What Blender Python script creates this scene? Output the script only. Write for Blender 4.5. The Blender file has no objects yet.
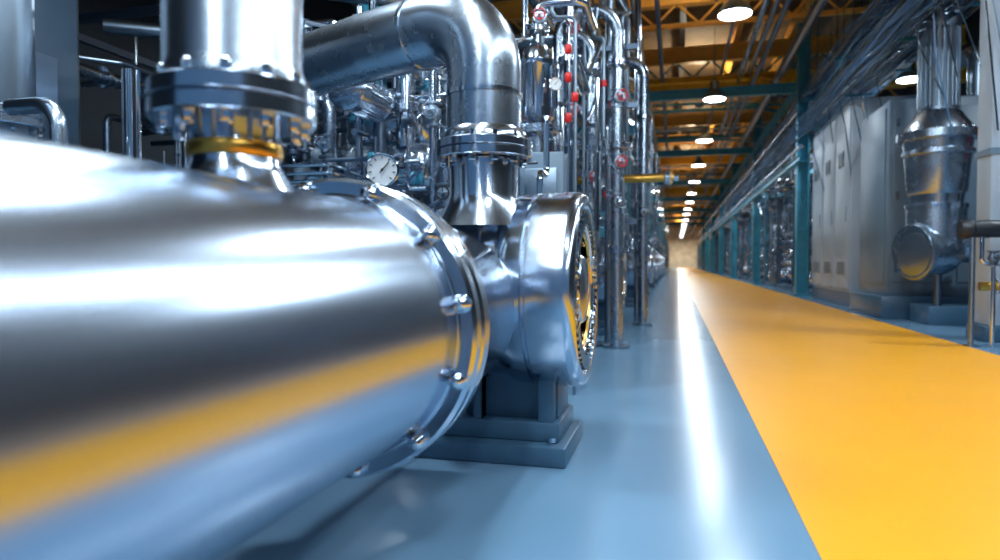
import bpy, bmesh, math, random
from mathutils import Vector, Matrix, Quaternion
V=Vector
sc=bpy.context.scene
sc.view_settings.view_transform='Standard'
sc.view_settings.look='None'
X=V((1,0,0));Y=V((0,1,0));Z=V((0,0,1))

# ---------------- materials ----------------
def mk(name):
    m=bpy.data.materials.new(name);m.use_nodes=True
    nt=m.node_tree;b=nt.nodes['Principled BSDF'];return m,nt,b
def steel(name,col,rough,scale=(6,6,6),var=.08):
    m,nt,b=mk(name)
    b.inputs['Metallic'].default_value=1
    b.inputs['Base Color'].default_value=(*col,1)
    tc=nt.nodes.new('ShaderNodeTexCoord');mp=nt.nodes.new('ShaderNodeMapping');mp.inputs['Scale'].default_value=scale
    n=nt.nodes.new('ShaderNodeTexNoise');n.inputs['Scale'].default_value=3;n.inputs['Detail'].default_value=4
    nt.links.new(tc.outputs['Object'],mp.inputs['Vector']);nt.links.new(mp.outputs[0],n.inputs['Vector'])
    mr=nt.nodes.new('ShaderNodeMapRange');mr.inputs['To Min'].default_value=max(.03,rough-var);mr.inputs['To Max'].default_value=rough+var
    nt.links.new(n.outputs['Fac'],mr.inputs['Value']);nt.links.new(mr.outputs[0],b.inputs['Roughness'])
    return m
def paint(name,col,rough=.4,var=.12,nscale=4,metal=0,coat=0):
    m,nt,b=mk(name)
    b.inputs['Roughness'].default_value=rough;b.inputs['Metallic'].default_value=metal
    tc=nt.nodes.new('ShaderNodeTexCoord')
    n=nt.nodes.new('ShaderNodeTexNoise');n.inputs['Scale'].default_value=nscale;n.inputs['Detail'].default_value=5
    nt.links.new(tc.outputs['Object'],n.inputs['Vector'])
    r=nt.nodes.new('ShaderNodeValToRGB')
    r.color_ramp.elements[0].position=.3;r.color_ramp.elements[1].position=.7
    r.color_ramp.elements[0].color=(*[c*(1-var) for c in col],1);r.color_ramp.elements[1].color=(*[min(1,c*(1+var)) for c in col],1)
    nt.links.new(n.outputs['Fac'],r.inputs['Fac']);nt.links.new(r.outputs['Color'],b.inputs['Base Color'])
    return m
def glow(name,col,s):
    m,nt,b=mk(name)
    b.inputs['Base Color'].default_value=(*col,1);b.inputs['Emission Color'].default_value=(*col,1);b.inputs['Emission Strength'].default_value=s
    return m
STEEL=steel('brushed_stainless',(.47,.545,.65),.24,(14,.5,14),.02)
POL=steel('polished_steel',(.55,.63,.73),.18,(5,5,5),.02)
STEEL2=steel('pipe_steel',(.47,.55,.64),.27,(3,3,3),.02)
DSTEEL=steel('dark_steel',(.15,.20,.27),.38,(6,6,6),.05)
MSTEEL=steel('mid_steel',(.31,.39,.47),.34,(6,6,6),.05)
CHROME=steel('chrome_bolt',(.70,.77,.84),.12,(6,6,6),.03)
BRASS=steel('brass_fitting',(.72,.40,.08),.3,(6,6,6),.05)
BLACK=paint('black_rubber',(.010,.012,.016),.4)
NAVY=paint('navy_machine_paint',(.02,.04,.065),.4)
BASEB=paint('blue_grey_base_paint',(.045,.11,.18),.35)
TEAL=paint('teal_structural_paint',(.04,.28,.40),.4)
GREY=paint('grey_panel_paint',(.13,.20,.27),.4,.06,2)
WHITE=paint('white_panel_paint',(.42,.51,.60),.4,.05,2)
YEL=paint('yellow_paint',(.85,.46,.03),.35)
OCH=paint('ochre_beam_paint',(.78,.42,.08),.5)
BROWN=paint('brown_roof_deck',(.20,.14,.08),.7,.3,1)
RED=paint('red_valve_paint',(.6,.012,.012),.35)
BLUEW=paint('blue_cable',(.06,.16,.32),.4)
GAUGE=paint('gauge_face_white',(.75,.78,.8),.3,.02)
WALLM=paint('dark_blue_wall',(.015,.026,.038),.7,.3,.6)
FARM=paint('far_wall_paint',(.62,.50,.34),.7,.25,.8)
LAMP=glow('lamp_emission',(.92,.96,1),26)
STRIP=glow('fill_strip_emission',(.88,.95,1),9)

def floormat(name,col,rough,var):
    m,nt,b=mk(name)
    tc=nt.nodes.new('ShaderNodeTexCoord')
    n=nt.nodes.new('ShaderNodeTexNoise');n.inputs['Scale'].default_value=.9;n.inputs['Detail'].default_value=3
    n2=nt.nodes.new('ShaderNodeTexNoise');n2.inputs['Scale'].default_value=2.5;n2.inputs['Detail'].default_value=3
    nt.links.new(tc.outputs['Object'],n.inputs['Vector']);nt.links.new(tc.outputs['Object'],n2.inputs['Vector'])
    r=nt.nodes.new('ShaderNodeValToRGB')
    r.color_ramp.elements[0].position=.3;r.color_ramp.elements[1].position=.75
    r.color_ramp.elements[0].color=(*[c*(1-var) for c in col],1);r.color_ramp.elements[1].color=(*[min(1,c*(1+var)) for c in col],1)
    nt.links.new(n.outputs['Fac'],r.inputs['Fac']);nt.links.new(r.outputs['Color'],b.inputs['Base Color'])
    mr=nt.nodes.new('ShaderNodeMapRange');mr.inputs['To Min'].default_value=rough-.03;mr.inputs['To Max'].default_value=rough+.04
    nt.links.new(n2.outputs['Fac'],mr.inputs['Value']);nt.links.new(mr.outputs[0],b.inputs['Roughness'])
    bp=nt.nodes.new('ShaderNodeBump');bp.inputs['Strength'].default_value=.03;bp.inputs['Distance'].default_value=.01
    nt.links.new(n2.outputs['Fac'],bp.inputs['Height']);nt.links.new(bp.outputs[0],b.inputs['Normal'])
    return m
FLOOR=floormat('blue_epoxy_floor',(.145,.265,.385),.19,.04)
LANE=floormat('yellow_epoxy_lane',(.88,.365,.0015),.34,.03)

# ---------------- builder ----------------
def basis(a):
    a=V(a).normalized()
    r=Z if abs(a.z)<.9 else X
    x=r.cross(a).normalized();y=a.cross(x);return x,y,a
class B:
    def __init__(s,name):
        s.name=name;s.bm=bmesh.new();s.mats=[]
    def mi(s,m):
        if m not in s.mats:s.mats.append(m)
        return s.mats.index(m)
    def rings(s,R,mat,cap0=True,cap1=True):
        mi=s.mi(mat);vs=[[s.bm.verts.new(p) for p in r] for r in R];n=len(R[0])
        for a,b in zip(vs[:-1],vs[1:]):
            for i in range(n):
                f=s.bm.faces.new((a[i],a[(i+1)%n],b[(i+1)%n],b[i]));f.material_index=mi;f.smooth=True
        if cap0:
            f=s.bm.faces.new(vs[0][::-1]);f.material_index=mi
        if cap1:
            f=s.bm.faces.new(vs[-1]);f.material_index=mi
    def lathe(s,o,ax,prof,mat,n=32):
        x,y,a=basis(ax);o=V(o);R=[]
        for t,r in prof:
            R.append([o+a*t+(x*math.cos(k*2*math.pi/n)+y*math.sin(k*2*math.pi/n))*max(r,.0008) for k in range(n)])
        s.rings(R,mat)
    def cyl(s,p0,p1,r,mat,n=16,r1=None):
        p0=V(p0);p1=V(p1);d=p1-p0;s.lathe(p0,d,[(0,r),(d.length,r if r1 is None else r1)],mat,n)
    def tube(s,pts,r,mat,bend=.1,n=12,seg=6):
        pts=[V(p) for p in pts]
        cl=[pts[0]]
        for p in pts[1:]:
            if (p-cl[-1]).length<1e-3:continue
            if len(cl)>1 and (cl[-1]-cl[-2]).normalized().dot((p-cl[-1]).normalized())<-.95:continue
            cl.append(p)
        pts=cl
        if len(pts)<2:return
        out=[pts[0]]
        for i in range(1,len(pts)-1):
            a,b,c=pts[i-1],pts[i],pts[i+1]
            d1=(b-a);d2=(c-b);l1=d1.length;l2=d2.length
            d1/=l1;d2/=l2
            ang=d1.angle(d2)
            if ang<.02:continue
            t=min(bend*math.tan(ang/2),l1*.48,l2*.48);Rr=t/math.tan(ang/2)
            axis=d1.cross(d2).normalized();nn=axis.cross(d1).normalized()
            p0=b-d1*t;cen=p0+nn*Rr
            for k in range(seg+1):
                out.append(cen+Quaternion(axis,ang*k/seg)@(p0-cen))
        out.append(pts[-1])
        tg=[]
        for i in range(len(out)):
            a=out[max(0,i-1)];b=out[min(len(out)-1,i+1)];tg.append((b-a).normalized())
        x,y,_=basis(tg[0]);R=[]
        for i,p in enumerate(out):
            if i>0:
                q=tg[i-1].rotation_difference(tg[i]);x=q@x;y=q@y
            R.append([p+(x*math.cos(k*2*math.pi/n)+y*math.sin(k*2*math.pi/n))*r for k in range(n)])
        s.rings(R,mat)
    def box(s,c,sz,mat,rz=0,bev=0,ry=0,rx=0):
        M=Matrix.Translation(V(c))@Matrix.Rotation(rz,4,'Z')@Matrix.Rotation(ry,4,'Y')@Matrix.Rotation(rx,4,'X')@Matrix.Diagonal((*sz,1))
        mi=s.mi(mat)
        r=bmesh.ops.create_cube(s.bm,size=1,matrix=M)
        fs=set(f for v in r['verts'] for f in v.link_faces)
        for f in fs:f.material_index=mi
        if bev>0:
            es=list(set(e for v in r['verts'] for e in v.link_edges))
            bmesh.ops.bevel(s.bm,geom=es,offset=bev,segments=2,affect='EDGES',profile=.5,material=mi)
    def torus(s,c,ax,R,r,mat,n=24,m=8):
        x,y,a=basis(ax);c=V(c);mi=s.mi(mat);vs=[]
        for i in range(n):
            d=x*math.cos(i*2*math.pi/n)+y*math.sin(i*2*math.pi/n)
            vs.append([s.bm.verts.new(c+d*(R+r*math.cos(j*2*math.pi/m))+a*r*math.sin(j*2*math.pi/m)) for j in range(m)])
        for i in range(n):
            for j in range(m):
                f=s.bm.faces.new((vs[i][j],vs[(i+1)%n][j],vs[(i+1)%n][(j+1)%m],vs[i][(j+1)%m]));f.material_index=mi;f.smooth=True
    def bolts(s,c,ax,R,k,rb,h,mat,ph=0,dome=False):
        x,y,a=basis(ax);c=V(c)
        for i in range(k):
            t=ph+i*2*math.pi/k;p=c+(x*math.cos(t)+y*math.sin(t))*R
            if dome:
                s.lathe(p,a,[(0,rb*1.35),(h*.2,rb*1.35),(h*.25,rb),(h*.7,rb*.95),(h*.9,rb*.7),(h,.001)],mat,18)
            else: s.lathe(p,a,[(0,rb),(h*.8,rb),(h,rb*.7)],mat,6)
    def flange(s,c,ax,R,th,mat,k=8,rb=None,n=28):
        a=V(ax).normalized();c=V(c);rb=rb or R*.09
        e=th*.12
        s.lathe(c-a*th,a,[(0,R-e),(e,R),(th-e,R),(th-e*.3,R-e),(th-e*.3,R*.93),(th+e*.3,R*.93),(th+e*.3,R-e),(th+e,R),(2*th-e,R),(2*th,R-e)],mat,n)
        if k:
            s.bolts(c+a*th,a,R*.84,k,rb,th*.7,CHROME);s.bolts(c-a*th,-a,R*.84,k,rb,th*.7,CHROME)
    def vessel(s,p0,p1,r,mat,n=28):
        p0=V(p0);p1=V(p1);L=(p1-p0).length;h=r*.5
        pr=[(0,.001)]+[(h-h*math.cos(t),r*math.sin(t)) for t in [math.pi/2*k/6 for k in range(1,7)]]
        pr+=[(L-h+h*math.sin(t),r*math.cos(t)) for t in [math.pi/2*k/6 for k in range(0,6)]]+[(L,.001)]
        s.lathe(p0,p1-p0,pr,mat,n)
        for t in (.25,.75): s.lathe(p0+(p1-p0)*t,p1-p0,[(-.02,r*1.001),(-.015,r*1.03),(.015,r*1.03),(.02,r*1.001)],mat,n)
    def valve(s,c,ax,hd,r,mat,wm):
        c=V(c);a=V(ax).normalized();h=V(hd).normalized()
        s.lathe(c-a*r*2.2,a,[(0,r*1.7),(r*.4,r*1.7),(r*.45,r),(r*1.2,r*1.25),(r*2.2,r*1.6),(r*3.2,r*1.25),(r*3.95,r),(r*4,r*1.7),(r*4.4,r*1.7)],mat,16)
        s.lathe(c,h,[(0,r*.9),(r*1.8,r*.8),(r*1.85,r*1.3),(r*2.2,r*1.3),(r*2.25,r*.6),(r*3.2,r*.45),(r*3.25,r*.2),(r*4.6,r*.2)],mat,14)
        w=c+h*r*4.2;R=r*1.15;s.torus(w,h,R,r*.16,wm,20,6)
        x,y,_=basis(h)
        for d in (x,y): s.cyl(w-d*R,w+d*R,r*.10,wm,6)
    def gauge(s,c,nrm,r):
        c=V(c);a=V(nrm).normalized()
        s.lathe(c-a*r*.5,a,[(0,r*.8),(r*.05,r*.95),(r*.55,r),(r*.62,r),(r*.66,r*.95),(r*.62,r*.88),(r*.5,r*.86)],CHROME,28)
        s.lathe(c+a*r*.02,a,[(0,r*.86),(r*.03,r*.86)],GAUGE,28)
        x,y,_=basis(a)
        for k in range(9):
            t=math.radians(-45+k*33.75);d=x*math.cos(t)+y*math.sin(t)
            s.cyl(c+a*r*.07+d*r*.62,c+a*r*.07+d*r*.78,r*.03,BLACK,4)
        d=(x*.6+y*.7).normalized();s.cyl(c+a*r*.09-d*r*.2,c+a*r*.09+d*r*.6,r*.03,BLACK,4)
        s.cyl(c+a*r*.05,c+a*r*.12,r*.08,BLACK,8)
    def finmotor(s,p0,p1,r,mat):
        p0=V(p0);p1=V(p1);d=p1-p0;L=d.length;x,y,a=basis(d)
        s.lathe(p0,d,[(0,r*.5),(L*.03,r*.85),(L*.12,r*.9),(L*.13,r*.82),(L*.78,r*.82),(L*.79,r*.95),(L*.97,r*.95),(L,r*.8)],mat,24)
        for i in range(28):
            t=i*2*math.pi/28;q=x*math.cos(t)+y*math.sin(t)
            s.cyl(p0+q*r*.88+a*L*.13,p0+q*r*.88+a*L*.78,r*.035,mat,4)
    def done(s,loc=(0,0,0),rz=0):
        me=bpy.data.meshes.new(s.name);s.bm.to_mesh(me);s.bm.free()
        for m in s.mats:me.materials.append(m)
        try: me.set_sharp_from_angle(angle=math.radians(38))
        except Exception as e: print(e)
        for p in me.polygons:p.use_smooth=True
        o=bpy.data.objects.new(s.name,me);sc.collection.objects.link(o)
        o.location=loc;o.rotation_euler=(0,0,rz);return o
def dup(o,loc,rz=0,sx=1):
    n=bpy.data.objects.new(o.name.split('.')[0],o.data);sc.collection.objects.link(n)
    n.location=loc;n.rotation_euler=(0,0,rz);n.scale=(sx,1,1);return n

# ---------------- room ----------------
X0,X1,Y0,Y1,H=-10,9,-8,140,9.2
b=B('floor');b.box(((X0+X1)/2,(Y0+Y1)/2,-.1),(X1-X0,Y1-Y0,.2),FLOOR);b.done()
b=B('yellow_walkway_lane');b.box((1.93,(Y0+Y1)/2-1,.0015),(2.89,Y1-Y0-4,.003),LANE);b.done()
b=B('ceiling')
b.box(((X0+X1)/2,(Y0+Y1)/2,H+.1),(X1-X0,Y1-Y0,.2),BROWN);b.done()
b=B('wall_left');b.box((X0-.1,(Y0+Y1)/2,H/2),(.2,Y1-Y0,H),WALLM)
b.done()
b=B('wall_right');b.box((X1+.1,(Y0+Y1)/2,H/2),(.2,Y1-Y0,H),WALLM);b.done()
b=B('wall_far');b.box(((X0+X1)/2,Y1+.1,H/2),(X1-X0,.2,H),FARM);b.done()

def ibeam(b,p0,p1,w,h,mat):
    p0=V(p0);p1=V(p1);d=p1-p0;c=(p0+p1)/2;L=d.length;rz=math.atan2(d.y,d.x)
    b.box(c+Z*(h/2),(L,w,h*.12),mat,rz);b.box(c-Z*(h/2),(L,w,h*.12),mat,rz);b.box(c,(L,w*.2,h),mat,rz)
b=B('roof_truss_framework')
for i in range(23):
    y=8.0+i*5.6
    ibeam(b,(X0,y,8.35),(X1,y,8.35),.3,.5,OCH)
    for k in range(16):
        x=X0+.6+k*1.18
        b.cyl((x,y,8.1),(x+.55,y,7.55),.035,TEAL if i%2 else OCH,6);b.cyl((x+.55,y,7.55),(x+1.1,y,8.1),.035,TEAL if i%2 else OCH,6)
    b.box((-.5,y,7.52),(19,.12,.12),DSTEEL if i%2 else OCH)
for x in (-8,-5.5,-3,-1.6,.2,2.0,3.8,5.6,7.5):
    ibeam(b,(x,2,8.85),(x,Y1,8.85),.18,.35,OCH if x in(-3,-1.6,2.0,3.8) else MSTEEL)
b.done()
b=B('crane_girder')
for y in (24,40,58,78):
    ibeam(b,(-3.4,y,7.0),(8.8,y,7.0),.4,.6,YEL)
b.done()
rnd=random.Random(5)
b=B('overhead_conduit_bundle')
for i in range(22):
    x=rnd.choice([rnd.uniform(-3,-.3),rnd.uniform(1.6,3.4),rnd.uniform(-3,3.3)]);z=rnd.uniform(6.5,7.4);r=rnd.uniform(.03,.12)
    b.tube([(x,10,z),(x,Y1-1,z)],r,rnd.choice([DSTEEL,MSTEEL,STEEL2,STEEL2,BLUEW]),n=8)
for i in range(20):
    y=rnd.uniform(14,70);z=rnd.uniform(6.4,7.3)
    b.tube([(-3.5,y,z),(rnd.uniform(1,4),y,z),(4,y+1,z)],rnd.uniform(.03,.08),rnd.choice([MSTEEL,STEEL2,TEAL,YEL]),n=8)
b.done()

CY=(21.6,33,45,57,69,81,93)
def column(name,x,y,mat,h=8.1,w=.3):
    b=B(name)
    b.box((x,y,.03),(w*1.7,w*1.7,.06),mat)
    b.box((x-w/2,y,h/2),(w*.12,w,h),mat);b.box((x+w/2,y,h/2),(w*.12,w,h),mat);b.box((x,y,h/2),(w,w*.14,h),mat)
    for z in (2,4,6): b.box((x,y,z),(w*.95,w*.9,.05),mat)
    b.bolts((x,y,.06),Z,w*.75,4,.03,.04,CHROME,.78);return b.done()
for i,y in enumerate(CY):
    column('steel_column',3.66,y,TEAL)
    column('steel_column',-3.6,y,TEAL)
column('steel_column',-2.95,6.2,TEAL,3.6,.2)
b=B('white_column')
b.box((4.04,9.9,.1),(.56,.56,.2),BASEB,bev=.02);b.box((4.04,9.9,4.2),(.42,.42,8.0),WHITE,bev=.02)
for z in (2.4,4.8): b.box((4.04,9.9,z),(.46,.46,.08),GREY)
b.done()
b=B('teal_cross_beam')
for y in CY:
    ibeam(b,(-3.4,y,6.2),(3.45,y,6.2),.2,.26,TEAL)
    ibeam(b,(-1.0,y,5.2),(-3.4,y,5.2),.2,.3,TEAL)
    ibeam(b,(3.8,y,5.2),(7.4,y,5.2),.2,.3,TEAL)
ibeam(b,(3.45,20.8,4.0),(3.45,95,4.0),.12,.16,TEAL);ibeam(b,(3.5,22,6.2),(3.5,95,6.2),.14,.2,TEAL)
ibeam(b,(-2.85,6.2,3.05),(-1.5,6.2,3.05),.16,.22,TEAL)
b.done()

# ---------------- high bay lamps and added fill lights ----------------
b=B('high_bay_lamp')
b.lathe((0,0,0),Z,[(0,.33),(.02,.345),(.05,.33),(.18,.24),(.27,.13),(.30,.12),(.52,.12),(.54,.09),(.58,.03)],MSTEEL,28)
b.lathe((0,0,-.015),Z,[(0,.30),(.012,.31)],LAMP,28)
b.cyl((0,0,.55),(0,0,2.1),.012,DSTEEL,6)
b.torus((0,0,.62),X,.05,.012,DSTEEL,12,6)
lamp0=b.done((1.1,13.9,5.85))
main=[(1.1,13.9+7*k,5.85) for k in range(0,8)]+[(1.1,6.9,5.85),(1.1,-.1,5.85)]
side=[(-5.6,14+12*k,5.85) for k in range(4)]+[(6.0,9+11*k,5.85) for k in range(5)]
for p in main[1:]+side: dup(lamp0,p)
for k in range(12): dup(lamp0,(-1.6,28+9*k,6.7))
for k in range(8): dup(lamp0,(1.1,69.9+9*k,5.85))
def area(name,loc,sx,sy,pw,col,rot=(0,0,0),shape='RECTANGLE'):
    l=bpy.data.lights.new(name,'AREA');l.shape=shape;l.size=sx
    if shape=='RECTANGLE': l.size_y=sy
    l.energy=pw;l.color=col;o=bpy.data.objects.new(name,l);sc.collection.objects.link(o)
    o.location=loc;o.rotation_euler=rot;return o
CL=(.75,.89,1)
for p in main: area('high_bay_light',(p[0],p[1],p[2]-.04),.62,.62,105 if p[1]<30 else 150,CL,shape='DISK')
for y,pw in ((78.9,300),(96.9,400),(114.9,500),(132.9,1100)): area('high_bay_light',(1.1,y,5.8),.6,.6,pw,(1,.95,.86),shape='DISK')
for p in side: area('high_bay_light',(p[0],p[1],p[2]-.04),.5,.5,210,CL,shape='DISK')
dup(lamp0,(-2.6,3.3,4.6));area('high_bay_light',(-2.6,3.3,4.56),.5,.5,95,CL,shape='DISK')  # extra lamp out of view, added to brighten the left background piping
b=B('added_roof_uplighter')  # invented up-facing lamps, added to light the ceiling warmly
b.lathe((0,0,0),Z,[(0,.04),(.05,.16),(.16,.2),(.17,.18),(.10,.15)],DSTEEL,20);b.lathe((0,0,.11),Z,[(0,.14),(.01,.14)],LAMP,20)
b.cyl((0,0,-.05),(0,0,.02),.03,DSTEEL,8)
u0=b.done((.9,16.4,7.1))
for k,y in enumerate((16.4,27.6,38.8,50,66,84,108)):
    if k: dup(u0,(.9,y,7.1))
    area('roof_fill_light',(.9,y,7.25),.3,.3,170 if k<5 else 260,(1,.80,.52),(math.pi,0,0),'DISK')
b=B('added_fill_strip')  # strips above the frame, added to streak the big pipe and fill the aisle
b.box((0,0,.05),(.36,3.6,.08),WHITE,bev=.01);b.box((0,0,.0),(.26,3.5,.02),STRIP)
for y in(-1.5,1.5): b.cyl((0,y,.08),(0,y,4.0),.01,DSTEEL,6)
l0=b.done((3.1,1.5,5.0))
lp=[(3.1,1.5,5.0),(3.1,5.6,5.0),(3.1,-2.6,5.0),(-.9,1.5,5.0),(-.9,-2.6,5.0)]
for p in lp[1:]: dup(l0,p)
for p in lp: area('fill_strip_light',(p[0],p[1],p[2]-.03),.22,3.5,112,CL)

# ---------------- main pipeline ----------------
b=B('large_steel_pipeline')
ax,az=-1.12,.775
R=.44
b.lathe((ax,-3.2,az),Y,[(0,.001),(.01,.2),(.06,.34),(.15,R),(5.18,R),(5.20,R+.006),(5.24,R+.012)],STEEL,128)
fy=2.03
b.lathe((ax,fy,az),Y,[(0,R),(.0,.497),(.012,.51),(.055,.51),(.065,.50),(.067,.46),(.095,.46),(.097,.498),(.107,.508),(.165,.508),(.177,.495),(.179,.455),(.21,.435),(.26,.41),(1.0,.40)],POL,128)
b.torus((ax,fy-.002,az),Y,R+.008,.010,POL,96,8)
b.bolts((ax,fy,az),-Y,.474,12,.024,.060,CHROME,.2,dome=True)
for y in (-1.8,.1):
    b.box((ax,y,.06),(.8,.3,.12),BASEB,bev=.01)
    b.box((ax,y,.23),(.5,.12,.3),BASEB,bev=.01)
b.done()

b=B('flanged_riser_pipe')
rx,ry=-1.10,1.5
b.lathe((rx,ry,1.17),Z,[(0,.16),(.05,.13),(.08,.112),(.2,.112)],POL,40)
b.lathe((rx,ry,1.268),Z,[(0,.10),(0,.116),(.010,.120),(.025,.120),(.035,.116),(.035,.10)],BRASS,40)
b.flange((rx,ry,1.40),Z,.205,.045,POL,12,.015,48)
b.lathe((rx,ry,1.445),Z,[(0,.18),(.03,.178),(.05,.17),(1.9,.17)],STEEL2,64)
b.lathe((rx,ry,1.9),Z,[(0,.17),(.0,.176),(.03,.176),(.03,.17)],POL,48)
b.flange((rx,ry,2.5),Z,.22,.04,POL,12,.015,40)
b.tube([(rx,ry,3.3),(rx,ry,3.9),(-4,ry,3.9)],.17,STEEL2,.35,28)
b.done()

# ---------------- pump unit ----------------
def pump_unit(name):
    b=B(name)
    cx,cz=-.44,.86
    o=(cx-.92,0,cz)
    b.lathe(o,X,[(0,.001),(.01,.25),(.05,.38),(.12,.435),(.22,.46),(.40,.46),(.405,.482),(.44,.486),(.445,.462),(.52,.462),(.53,.47),(.56,.492),(.60,.500),(.66,.502),(.665,.486),(.68,.486),(.685,.504),(.69,.508),(.86,.508),(.895,.503),(.915,.488),(.92,.472),(.915,.440),(.90,.43),(.84,.42),(.835,.30)],POL,112)
    b.lathe((cx-.075,0,cz),X,[(0,.418),(.004,.418)],DSTEEL,64)
    n=56
    for i in range(n):
        t=i*2*math.pi/n;d=V((0,math.cos(t),math.sin(t)))
        p=V((cx-.035,0,cz))+d*.380
        b.box(p,(.07,.074,.022),CHROME,rx=t)
    b.torus((cx-.03,0,cz),X,.334,.014,CHROME,64,8)
    b.lathe((cx-.09,0,cz),X,[(0,.325),(.05,.322),(.062,.31),(.062,.295),(.05,.29),(.055,.18),(.07,.17),(.085,.10),(.09,.001)],POL,64)
    b.lathe((cx-.035,0,cz),X,[(0,.31),(.012,.308),(.012,.290),(0,.285)],BRASS,64)
    b.bolts((cx-.04,0,cz),X,.235,8,.014,.022,CHROME)
    b.box((-.98,-.02,.05),(.95,.62,.10),BASEB,bev=.012)
    b.box((-.98,-.0,.15),(.86,.48,.10),BASEB,bev=.012)
    b.box((-.82,.02,.33),(.5,.34,.3),BASEB,bev=.015)
    for s in (-1,1):
        b.box((-.98,.02,.36),(.05,.5,.36),BASEB,bev=.008)
        b.box((-.62,s*.2,.34),(.08,.07,.30),BASEB,bev=.008)
    for x in(-1.38,-.58):
        for y in (-.27,.23): b.lathe((x,y,.10),Z,[(0,.03),(.01,.03),(.01,.02),(.035,.02)],CHROME,6)
    nx,ny=-.95,-.2
    b.lathe((nx,ny,1.18),Z,[(0,.26),(.06,.22),(.12,.19),(.16,.175),(.34,.175)],POL,64)
    b.flange((nx,ny,1.57),Z,.248,.045,POL,12,.02,64)
    b.lathe((nx,ny,1.615),Z,[(0,.225),(.03,.22),(.06,.195)],POL,64)
    b.tube([(nx,ny,1.66),(nx,ny,2.25),(nx-.75,ny+.28,2.25),(nx-3.2,ny+1.4,2.25)],.19,STEEL2,.33,56,16)
    b.lathe((nx,ny,1.84),Z,[(0,.19),(0,.197),(.02,.197),(.02,.19)],POL,56)
    d=V((-.75,.28,0)).normalized()
    b.lathe(V((nx,ny,2.25))+d*.42,d,[(0,.19),(.0,.197),(.02,.197),(.02,.19)],POL,56)
    b.tube([(-.72,.1,1.30),(-.72,.1,1.5),(-.72,.3,1.5),(-.72,.3,1.8)],.018,CHROME,.05,8)
    return b.done()
pu=pump_unit('circulation_pump');pu.location=(0,3.5,0)
for k in range(1,9):
    dup(pu,(-.24,3.5+6.0*k,0))

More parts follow.
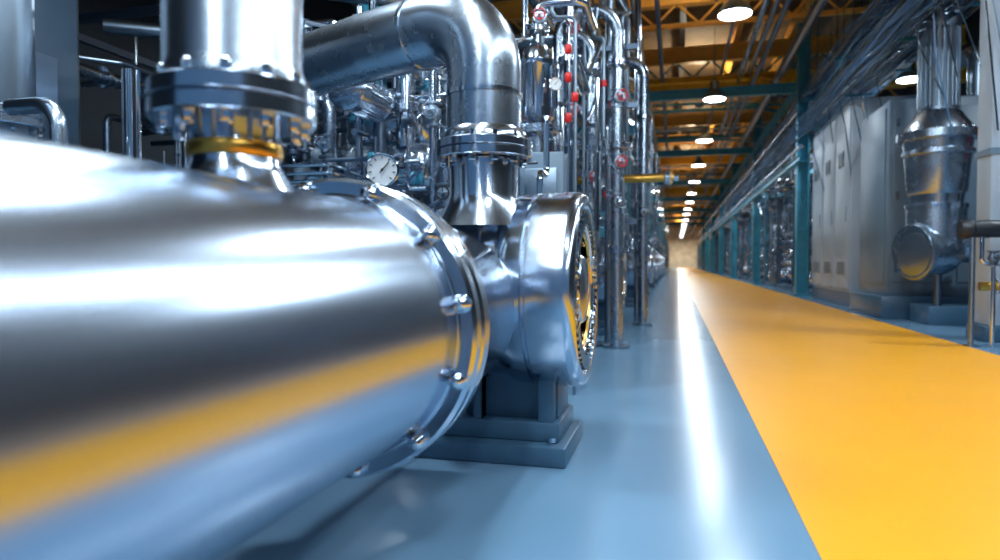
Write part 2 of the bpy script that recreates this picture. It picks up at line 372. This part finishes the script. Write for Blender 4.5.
# ---------------- skid generator ----------------
PM=[STEEL2,STEEL2,POL,MSTEEL,MSTEEL,DSTEEL]
def skid(name,seed,L=3.4,W=2.2,Hh=3.6,dens=1.0,frame=TEAL):
    r=random.Random(seed);b=B(name)
    b.box((-W/2,0,.07),(W,L,.14),BASEB,bev=.02)
    for x in (-.12,-W+.12):
        for y in (-L/2+.12,L/2-.12):
            b.box((x,y,Hh/2),(.09,.09,Hh),frame if r.random()<.7 else DSTEEL)
    for z in (Hh*.45,Hh):
        for x in(-.12,-W+.12): b.box((x,0,z),(.08,L-.2,.08),frame if z>2 else DSTEEL)
        for y in(-L/2+.12,L/2-.12): b.box((-W/2,y,z),(W-.2,.08,.08),DSTEEL)
    for i in range(int(2*dens)):
        rr=r.uniform(.22,.38);y=r.uniform(-L/2+.5,L/2-.5);x=r.uniform(-W+.5,-.55);z0=.45;z1=r.uniform(1.5,2.6)
        b.vessel((x,y,z0),(x,y,z1),rr,r.choice([STEEL2,POL,MSTEEL]))
        for a in (0,2.1,4.2): b.cyl((x+rr*.8*math.cos(a),y+rr*.8*math.sin(a),.12),(x+rr*.8*math.cos(a),y+rr*.8*math.sin(a),z0+.3),.03,DSTEEL,8)
        b.flange((x,y,z1+.06),Z,rr*.4,.03,POL,8,.014,20)
        b.tube([(x,y,z1),(x,y,z1+.5),(x,y+.6,z1+.5),(x,y+.6,Hh+.2)],.05,r.choice(PM),.1,10)
    for i in range(2):
        y=-L/2+.5+i*L*.5;z=r.uniform(.42,.6);rr=r.uniform(.16,.24)
        b.finmotor((-1.1,y,z),(-.45,y,z),rr,r.choice([MSTEEL,NAVY,DSTEEL,TEAL]))
        b.lathe((-.45,y,z),X,[(0,rr*.5),(.05,rr*.5),(.05,rr*1.15),(.1,rr*1.2),(.25,rr*1.2),(.28,rr*.9),(.36,rr*.5)],POL,28)
        b.box((-.75,y,.2),(.8,rr*1.2,.16),BASEB)
        b.tube([(-.3,y,z),(-.3,y,z+.9),(-.3,y+.35,z+.9),(-.3,y+.35,Hh*.8)],.06,r.choice(PM),.12,12)
        b.flange((-.3,y,z+.5),Z,.11,.025,POL,6,.014,20)
    for i in range(int(14*dens)):
        x=-r.uniform(.05,W-.1);y=r.uniform(-L/2,L/2);rr=r.choice([.02,.03,.04,.055,.075]);h=r.uniform(1.8,Hh+.6)
        m=r.choice(PM);q=r.choice([-1,1])
        b.tube([(x,y,.14),(x,y,h),(x,y+q*r.uniform(.3,.9),h),(max(-W,x-r.uniform(.2,.8)),y+q*r.uniform(.9,1.2),h)],rr,m,rr*2.5,10,5)
        for k in range(2):
            z=r.uniform(.6,h-.3);b.flange((x,y,z),Z,rr*1.9,rr*.35,POL,0,None,14)
        if r.random()<.7:
            b.valve((x,y,r.uniform(.8,h-.4)),Z,r.choice([X,X,-Y]),max(rr*.8,.03),r.choice([POL,MSTEEL,DSTEEL]),r.choice([RED,BLACK,CHROME,CHROME,DSTEEL,MSTEEL]))
    for i in range(int(6*dens)):
        x=-r.uniform(.05,W-.2);z=r.uniform(.9,Hh+.4);rr=r.choice([.03,.05,.08,.11])
        b.tube([(x,-L/2-.05,z),(x,L/2+.05,z)],rr,r.choice(PM),n=14)
        for k in range(3):
            y=r.uniform(-L/2+.2,L/2-.2);b.flange((x,y,z),Y,rr*1.6,rr*.3,POL,6,rr*.16,18)
    for i in range(int(5*dens)):
        y=r.uniform(-L/2+.1,L/2-.1);z=r.uniform(.8,Hh);rr=r.choice([.02,.035,.06])
        b.tube([(-W,y,z),(-.3,y,z),(-.3,y,z-r.uniform(.3,.7))],rr,r.choice(PM),rr*2.5,10)
    for i in range(int(30*dens)):
        p=V((-r.uniform(0,1.2),r.uniform(-L/2,L/2),r.uniform(.5,Hh)));pts=[p.copy()]
        for k in range(r.randint(3,6)):
            d=r.choice([X,Y,Z,-X,-Y,-Z,Z,-Z])*r.uniform(.12,.5);q=pts[-1]+d
            if q.x>.02:q.x=.02
            if q.z<.2:q.z=.3
            q.y=max(-L/2,min(L/2,q.y));q.x=max(-W,q.x)
            if (q-pts[-1]).length>.05:pts.append(q)
        if len(pts)>2:b.tube(pts,r.choice([.008,.012,.016]),r.choice([CHROME,CHROME,POL,BLACK,MSTEEL]),.05,6,4)
    for i in range(int(5*dens)):
        y=r.uniform(-L/2+.1,L/2-.1);z=r.uniform(1.0,Hh*.9);x=-r.uniform(0,.5)
        nn=V((.75,-.65,0))
        b.gauge((x,y,z),nn,r.uniform(.05,.09));b.cyl((x,y,z-.25),(x,y,z),.012,CHROME,6)
    for i in range(int(4*dens)):
        y=r.uniform(-L/2+.2,L/2-.2);z=r.uniform(.9,Hh*.8);x=-r.uniform(.15,.7)
        b.box((x,y,z),(r.uniform(.1,.2),r.uniform(.15,.35),r.uniform(.2,.5)),r.choice([GREY,WHITE,NAVY,DSTEEL,TEAL]),bev=.01)
        b.lathe((x,y+.1,z+.3),Z,[(0,.05),(.02,.07),(.18,.07),(.2,.05),(.24,.03)],r.choice([POL,NAVY,BLACK]),14)
    return b.done()
S=[skid('process_pipe_skid',11,frame=DSTEEL),skid('process_pipe_skid',23,frame=DSTEEL),skid('process_pipe_skid',37),skid('process_pipe_skid',51,Hh=4.3,frame=TEAL)]
S[0].location=(-2.0,7.2,0);S[1].location=(-1.5,12.2,0);S[2].location=(-1.4,16.0,0);S[3].location=(-1.3,19.7,0)
k=0
y=24.0
while y<130:
    dup(S[(k*3+1)%4],(-1.05,y,0));y+=3.8;k+=1
for i,y in enumerate((7.4,11.5,16,20)):
    dup(S[(i*3)%4],(-4.6,y,0))
k=0;y=23.6
while y<130:
    dup(S[(k*3+2)%4],(4.0,y,0),math.pi);y+=3.8;k+=1
for y in (9.3,): dup(S[int(y)%4],(6.4,y,0),math.pi)

b=B('tall_pipe_rack')
b.tube([(-.66,7.9,.0),(-.66,7.9,3.95),(-1.35,7.9,3.95),(-1.35,7.9,.0)],.075,STEEL2,.3,20,10)
b.tube([(-.98,8.0,.0),(-.98,8.0,3.7),(-2.2,8.0,3.7)],.09,STEEL2,.25,20,10)
b.tube([(-1.18,7.6,.0),(-1.18,7.6,4.3),(-1.18,5.4,4.3)],.06,POL,.2,16)
b.tube([(-.80,8.4,.0),(-.80,8.4,5.6)],.05,MSTEEL,n=14)
b.tube([(-.5,10.9,.0),(-.5,10.9,4.2),(-1.6,10.9,4.2)],.08,STEEL2,.25,16)
b.tube([(-.62,11.4,.0),(-.62,11.4,5.8)],.05,POL,n=12)
b.tube([(-1.3,9.1,2.12),(-.02,9.1,2.12)],.055,BRASS,n=16);b.flange((-.1,9.1,2.12),X,.09,.03,POL,8,.012,20)
b.cyl((-.02,9.1,2.12),(.04,9.1,2.12),.05,CHROME)
for (x,y) in ((-.66,7.9),(-.98,8.0),(-1.18,7.6),(-.5,10.9),(-1.35,7.9)):
    b.lathe((x,y,0),Z,[(0,.16),(.03,.16),(.03,.1)],MSTEEL,20)
    for z in (1.15,2.35,3.3): b.flange((x,y,z),Z,.135,.028,POL,8,.014,24)
for (x,y,z,m) in ((-.66,7.9,1.7,CHROME),(-.98,8.0,2.0,RED),(-1.18,7.6,2.7,RED),(-.5,10.9,1.8,CHROME),(-.8,8.4,2.9,RED),(-1.35,7.9,2.2,BLACK),(-.66,7.9,2.9,RED),(-1.18,7.6,3.6,RED),(-.62,11.4,2.6,RED),(-.66,7.9,2.15,RED)):
    b.valve((x,y,z),Z,V((.35,-.93,0)),.05,MSTEEL,m)
for z in (1.5,2.9,3.6):
    b.box((-.95,8.25,z),(1.0,.06,.06),DSTEEL)
b.box((-1.45,8.25,1.9),(.07,.07,3.8),DSTEEL)
r2=random.Random(77)
for i in range(34):
    x=r2.uniform(-1.6,-.55);y=r2.uniform(7.3,8.6);z=r2.uniform(.4,2.5);h=r2.uniform(.6,1.9)
    b.tube([(x,y,z),(x,y,z+h),(x+r2.uniform(-.3,.1),y,z+h),(x+r2.uniform(-.3,.1),y+.2,z+h+.4)],r2.choice([.012,.018,.025]),r2.choice([CHROME,POL,STEEL2,MSTEEL]),.06,8,4)
    b.lathe((x,y,z+h*.5),Z,[(0,.02),(.01,.038),(.07,.038),(.08,.02)],r2.choice([RED,RED,POL,CHROME,MSTEEL]),12)
for z in (1.9,2.5,3.1): b.gauge((-.86,7.75,z),V((.4,-1,0)),.07)
b.done()

b=B('control_valve_assembly')
x,y=-1.02,5.0
b.tube([(x,y,.0),(x,y,2.05)],.075,STEEL2,n=18)
b.lathe((x,y,0),Z,[(0,.16),(.04,.16),(.04,.09)],MSTEEL,20)
b.box((x+.05,y+.05,1.35),(.34,.3,.95),GREY,bev=.02)
b.box((x+.05,y-.11,1.5),(.24,.02,.4),MSTEEL,bev=.005)
b.flange((x,y,2.0),Z,.16,.03,POL,8,.014,28)
b.lathe((x,y,2.05),Z,[(0,.08),(.04,.13),(.12,.14),(.4,.14),(.42,.155),(.46,.155),(.48,.12),(.56,.10),(.6,.06)],POL,32)
for i in range(12):
    a=i*math.pi/6;b.cyl((x+.15*math.cos(a),y+.15*math.sin(a),2.16),(x+.15*math.cos(a),y+.15*math.sin(a),2.46),.009,CHROME,6)
b.tube([(x,y,2.62),(x,y,2.95),(x+.35,y,2.95),(x+.35,y+.6,2.95)],.035,POL,.08,12)
b.flange((x,y,2.76),Z,.09,.022,POL,6,.012,20)
b.valve((x+.02,y-.02,2.82),Z,V((.2,-1,0)),.035,MSTEEL,RED)
for dx,m in((-.2,CHROME),(-.26,POL),(.24,CHROME),(.29,MSTEEL)):
    b.tube([(x+dx,y,.0),(x+dx,y,2.75+dx*.3),(x+dx*.4,y,2.75+dx*.3),(x+dx*.4,y,3.6)],.014,m,.06,8)
for xx,zs in ((-.2,(1.1,2.1,2.35,2.5)),(.24,(2.05,2.35,2.56)),(.29,(2.2,))):
    for z in zs: b.lathe((x+xx,y-.02,z),Z,[(0,.02),(.01,.026),(.055,.026),(.065,.02)],RED,12)
b.gauge((x+.17,y-.17,2.3),V((.4,-1,0)),.05)
b.done()

b=B('filter_vessel_assembly')
b.box((-2.3,5.0,.1),(1.4,.9,.2),BASEB,bev=.02)
b.vessel((-2.75,5.0,1.75),(-1.8,5.0,1.75),.2,STEEL2)
b.vessel((-2.5,5.05,.3),(-2.5,5.05,1.5),.3,MSTEEL)
b.vessel((-2.75,5.4,2.2),(-2.0,5.4,2.2),.2,POL)
b.finmotor((-2.2,4.75,2.2),(-2.2,4.2,2.2),.15,POL)
b.cyl((-2.2,4.75,.2),(-2.2,4.75,2.1),.05,DSTEEL)
b.cyl((-1.8,5.0,.2),(-1.8,5.0,1.75),.06,DSTEEL)
b.gauge((-1.99,4.33,1.65),V((.35,-1,0)),.12);b.cyl((-1.99,4.36,.9),(-1.99,4.36,1.55),.02,CHROME,8)
b.tube([(-1.99,4.36,.9),(-1.99,4.7,.9),(-2.4,4.9,.9)],.02,CHROME,.08,8)
b.tube([(-3.6,4.9,2.62),(-2.3,4.9,2.62),(-2.05,4.9,2.62),(-2.05,4.9,1.9)],.075,POL,.2,20)
b.flange((-2.05,4.9,2.2),Z,.12,.025,POL,8,.012,24);b.flange((-2.6,4.9,2.62),X,.12,.025,POL,8,.012,24)
b.tube([(-3.6,4.7,2.3),(-2.6,4.7,2.3),(-2.6,4.7,1.3)],.05,STEEL2,.15,16)
for i in range(9):
    z=1.25+i*.06
    b.tube([(-2.9,4.5,z),(-2.35-.02*i,4.5,z),(-2.35-.02*i,4.8,z)],.014,CHROME,.05,8)
for x,z,m in((-1.75,2.1,DSTEEL),(-2.35,2.45,BLACK),(-2.62,1.9,CHROME),(-1.65,1.5,BLACK),(-1.55,1.9,RED)):
    b.valve((x,4.7,z),Z,V((.2,-1,0)),.04,MSTEEL,m);b.cyl((x,4.7,.2),(x,4.7,z+.5),.03,POL,10)
rr=random.Random(3)
for i in range(75):
    p=V((rr.uniform(-3.3,-1.3),rr.uniform(4.3,5.5),rr.uniform(1.2,2.9)));pts=[p]
    for k in range(4):
        pts.append(pts[-1]+rr.choice([X,-X,Z,-Z,Y])*rr.uniform(.1,.3))
    b.tube(pts,rr.choice([.012,.018,.026]),rr.choice([CHROME,POL,STEEL2,DSTEEL]),.05,8,4)
    b.lathe(pts[2],rr.choice([X,Z]),[(-.05,.022),(-.04,.05),(-.01,.05),(0,.035),(.03,.045),(.04,.025)],rr.choice([POL,CHROME,DSTEEL,MSTEEL,TEAL]),12)
for i in range(14):
    p=V((rr.uniform(-3.2,-1.4),rr.uniform(4.6,5.4),rr.uniform(1.4,2.8)));q=p+rr.choice([X,Z])*rr.uniform(.2,.35)
    b.vessel(p,q,rr.uniform(.06,.11),rr.choice([POL,MSTEEL,STEEL2,WHITE]),18)
b.done()

b=B('vertical_filter_canister')
for (x,y,r,z0) in ((-2.55,1.75,.17,1.0),(-2.95,2.35,.14,1.1)):
    b.vessel((x,y,z0+.0),(x,y,3.4),r,MSTEEL,36)
    b.flange((x,y,z0+.55),Z,r*1.25,.04,STEEL2,10,.015,36)
    b.cyl((x,y,0),(x,y,z0+.1),.05,DSTEEL)
    b.lathe((x,y,0),Z,[(0,.2),(.05,.2),(.05,.06)],BASEB,20)
b.cyl((-2.75,2.9,0),(-2.75,2.9,2.0),.045,CHROME)
b.tube([(-2.45,2.2,0),(-2.45,2.2,1.65),(-2.7,2.2,1.65)],.035,STEEL2,.1,12)
b.box((-2.75,2.05,1.25),(.6,.08,.08),DSTEEL)
b.done()
b=B('control_cabinet')
b.box((-4.9,3.0,1.6),(.9,2.4,3.2),BLACK,bev=.02)
for i in range(3):
    b.box((-4.44,2.25+i*.78,1.65),(.02,.7,2.8),NAVY,bev=.01);b.box((-4.42,2.25+i*.78,2.3),(.02,.3,.4),DSTEEL)
b.done()

# ---------------- right side ----------------
b=B('electrical_cabinet')
x0,y0,y1,zt=3.78,16.4,20.6,4.65
b.box(((x0+5.2)/2,(y0+y1)/2,.16),(5.2-x0,y1-y0,.32),BASEB)
b.box(((x0+5.2)/2,(y0+y1)/2,.3+(zt-.3)/2),(5.2-x0-.04,y1-y0-.04,zt-.3),WHITE,bev=.02)
for i in range(3):
    yc=y0+.7+i*1.4
    b.box((x0+.0,yc,2.45),(.05,1.28,4.1),WHITE,bev=.01)
    b.box((x0-.03,yc-.45,2.1),(.03,.05,.35),CHROME)
    b.box((x0-.03,yc+.1,3.4),(.02,.5,.35),GREY);b.box((x0-.04,yc+.1,3.4),(.015,.4,.25),NAVY)
    for j in range(6): b.box((x0-.03,yc,.75+j*.05),(.015,.7,.018),DSTEEL)
b.box((4.05,y0-.03,2.45),(.54,.06,4.2),WHITE,bev=.01)
b.done()
b=B('machine_enclosure')
b.box((4.95,14.3,.2),(2.8,2.2,.4),BASEB,bev=.03)
b.box((5.0,14.35,2.15),(2.6,1.9,3.55),GREY,bev=.04)
b.box((4.25,13.385,2.2),(.95,.03,3.1),GREY,bev=.01);b.box((5.4,13.385,2.2),(1.2,.03,3.1),GREY,bev=.01)
b.box((3.69,14.35,2.2),(.03,1.6,3.2),GREY,bev=.01)
for z in (.9,2.2,3.5): b.box((3.83,13.36,z),(.06,.03,.14),CHROME)
b.tube([(5.2,13.8,3.9),(5.2,13.8,4.8),(5.2,15,4.8)],.14,MSTEEL,.25,20)
b.done()
b=B('cyclone_separator_vessel')
x,y=4.12,12.35
b.box((x+.5,y+.1,.15),(1.4,.9,.3),BASEB,bev=.02)
b.lathe((x,y,3.42),Z,[(0,.27),(.05,.27),(1.35,.27),(1.4,.3),(1.5,.3),(1.5,.2),(3.0,.2)],MSTEEL,40)
for i in range(22):
    a=i*2*math.pi/22;b.cyl((x+.28*math.cos(a),y+.28*math.sin(a),3.5),(x+.28*math.cos(a),y+.28*math.sin(a),4.76),.02,MSTEEL,6)
b.lathe((x,y,2.1),Z,[(0,.40),(.05,.43),(.45,.46),(.62,.48),(.64,.52),(.70,.52),(.72,.48),(.86,.50),(.88,.59),(1.0,.59),(1.02,.50),(1.12,.46),(1.2,.40),(1.3,.34),(1.35,.29)],STEEL2,56)
b.bolts((x,y,3.1),Z,.55,18,.025,.04,CHROME)
b.lathe((x,y,1.85),Z,[(0,.34),(.02,.45),(.09,.45),(.11,.38),(.3,.40)],POL,48)
b.tube([(x+.0,y,1.95),(x+.0,y,1.22),(x-.1,y-.05,1.20),(x-.42,y-.19,1.18)],.43,STEEL2,.46,56,14)
b.lathe((x-.30,y-.13,1.185),V((-.93,-.36,-.02)),[(0,.43),(.02,.47),(.08,.47),(.1,.43),(.13,.38),(.16,.2),(.17,.001)],MSTEEL,48)
b.tube([(x+.2,y,1.3),(x+1.6,y+.1,1.3)],.3,STEEL2,.3,40)
b.flange((x+.75,y+.04,1.3),X,.38,.04,POL,12,.02,40)
for (dx,dy) in ((.0,-.1),(.9,.25),(.9,-.25)):
    b.cyl((x+dx,y+dy,.25),(x+dx,y+dy,1.1),.06,DSTEEL,10)
b.tube([(x+.72,y-.3,.3),(x+.72,y-.3,4.6),(x+.72,y+.3,4.6)],.05,CHROME,.1,12)
b.tube([(x+.62,y-.35,2.6),(x+.62,y-.35,5.6)],.025,RED,.1,8)
b.done()
b=B('black_hose_pipe_stand')
yy=9.15
b.tube([(3.50,yy,1.40),(6.0,yy,1.40)],.105,BLACK,n=24)
b.lathe((3.30,yy,1.40),X,[(0,.05),(.0,.10),(.03,.12),(.12,.12),(.14,.10),(.3,.11)],BLACK,28)
b.flange((3.95,yy,1.40),X,.14,.03,MSTEEL,8,.015,28)
b.tube([(3.5,yy-.05,.72),(6.0,yy-.05,.72)],.055,BRASS,n=14);b.flange((3.7,yy-.05,.72),X,.09,.025,MSTEEL,6,.012,20)
b.tube([(3.42,yy-.05,0),(3.42,yy-.05,1.3)],.03,MSTEEL,n=12)
b.tube([(4.4,yy,0),(4.4,yy,1.4)],.04,DSTEEL,n=12)
b.tube([(3.62,yy-.1,0),(3.62,yy-.1,1.0),(3.5,yy-.1,1.0),(3.5,yy-.1,1.3)],.025,CHROME,.05,10)
b.valve((3.62,yy-.1,1.05),Z,V((-.1,-1,.2)),.04,DSTEEL,BLACK)
b.lathe((3.42,yy-.05,0),Z,[(0,.08),(.02,.08),(.02,.04)],MSTEEL,16)
b.done()

TR=((4.0,4.95,.55),(4.75,5.45,.6),(3.75,5.8,.35))
b=B('overhead_cable_tray')
for (xc,zc,w) in TR:
    for s in(-1,1): b.box((xc+s*w/2,36,zc),(.025,68,.1),MSTEEL)
    for i in range(90): b.box((xc,4+i*.7,zc-.04),(w,.04,.02),MSTEEL)
    for i in range(16):
        b.cyl((xc-w/2,5+i*4,zc),(xc-w/2,5+i*4,8.9),.012,DSTEEL,5);b.cyl((xc+w/2,5+i*4,zc),(xc+w/2,5+i*4,8.9),.012,DSTEEL,5)
        b.box((xc,5+i*4,zc-.1),(w*1.2,.05,.05),TEAL)
b.done()
rr=random.Random(9)
b=B('cable_bundle')
for i in range(130):
    xc,zc,w=rr.choice(TR+((3.62,5.1,.3),(3.5,4.75,.3),(4.3,5.2,.8)))
    x=xc+rr.uniform(-w/2,w/2);z=zc+rr.uniform(-.04,.2)
    pts=[(x,3.5,z)];y=3.5
    while y<50:
        y+=rr.uniform(1.6,3.0);pts.append((x+rr.uniform(-.08,.08),y,z+rr.uniform(-.11,.08)))
    b.tube(pts,rr.choice([.010,.013,.02]),rr.choice([CHROME,POL,POL,BLUEW,BLUEW,MSTEEL,WHITE]),.6,5,2)
for i in range(50):
    y=rr.uniform(8,34);x=rr.uniform(3.5,4.6);z=rr.uniform(4.9,5.6)
    b.tube([(x,y,z),(x-rr.uniform(0,.3),y,z-.3),(x-.05,y+rr.uniform(-.6,.6),z-1.0),(x+.2,y,rr.uniform(2.6,3.6))],rr.choice([.008,.012]),rr.choice([BLUEW,CHROME,BLACK,MSTEEL,POL]),.3,5,4)
b.done()
b=B('overhead_process_piping')
for (x,z,r,m) in ((3.5,4.35,.06,STEEL2),(4.5,4.6,.09,POL),(5.3,4.9,.12,STEEL2),(3.4,5.35,.045,POL),(-1.5,4.6,.09,STEEL2),(-2.0,4.9,.12,POL),(-1.1,5.0,.05,POL),(-2.6,4.4,.07,MSTEEL)):
    b.tube([(x,20.9 if x>0 else 8.0,z),(x,110,z)],r,m,n=12)
    for k in range(12): b.flange((x,22+k*5+x*.3,z),Y,r*1.6,.03,POL,0,None,16)
for i in range(9):
    y=9+i*2.1
    b.tube([(-1.5,y,4.6),(-1.5,y,5.2),(-.9+.1*(i%3),y+.4,5.2),(-.9+.1*(i%3),y+.4,2.4)],.035,rr.choice([POL,STEEL2,MSTEEL]),.12,10)
for i in range(14):
    y=22.5+i*3
    b.tube([(3.5,y,4.35),(3.5,y,3.5+(i%3)*.2),(4.2,y,3.5+(i%3)*.2),(4.2,y,2.3)],.04,rr.choice([POL,STEEL2]),.12,10)
b.done()

w=bpy.data.worlds.new('World');sc.world=w;w.use_nodes=True
bg=w.node_tree.nodes['Background'];bg.inputs[0].default_value=(.26,.55,1,1);bg.inputs[1].default_value=.28
cam=bpy.data.cameras.new('Camera');co=bpy.data.objects.new('Camera',cam);sc.collection.objects.link(co);sc.camera=co
cam.lens=24;cam.sensor_width=36;cam.clip_start=.02;cam.clip_end=300
co.location=(0,0,1.0)
co.rotation_euler=(math.radians(90-1.5),0,math.radians(14.7))
cam.dof.use_dof=True;cam.dof.focus_distance=3.7;cam.dof.aperture_fstop=1.4
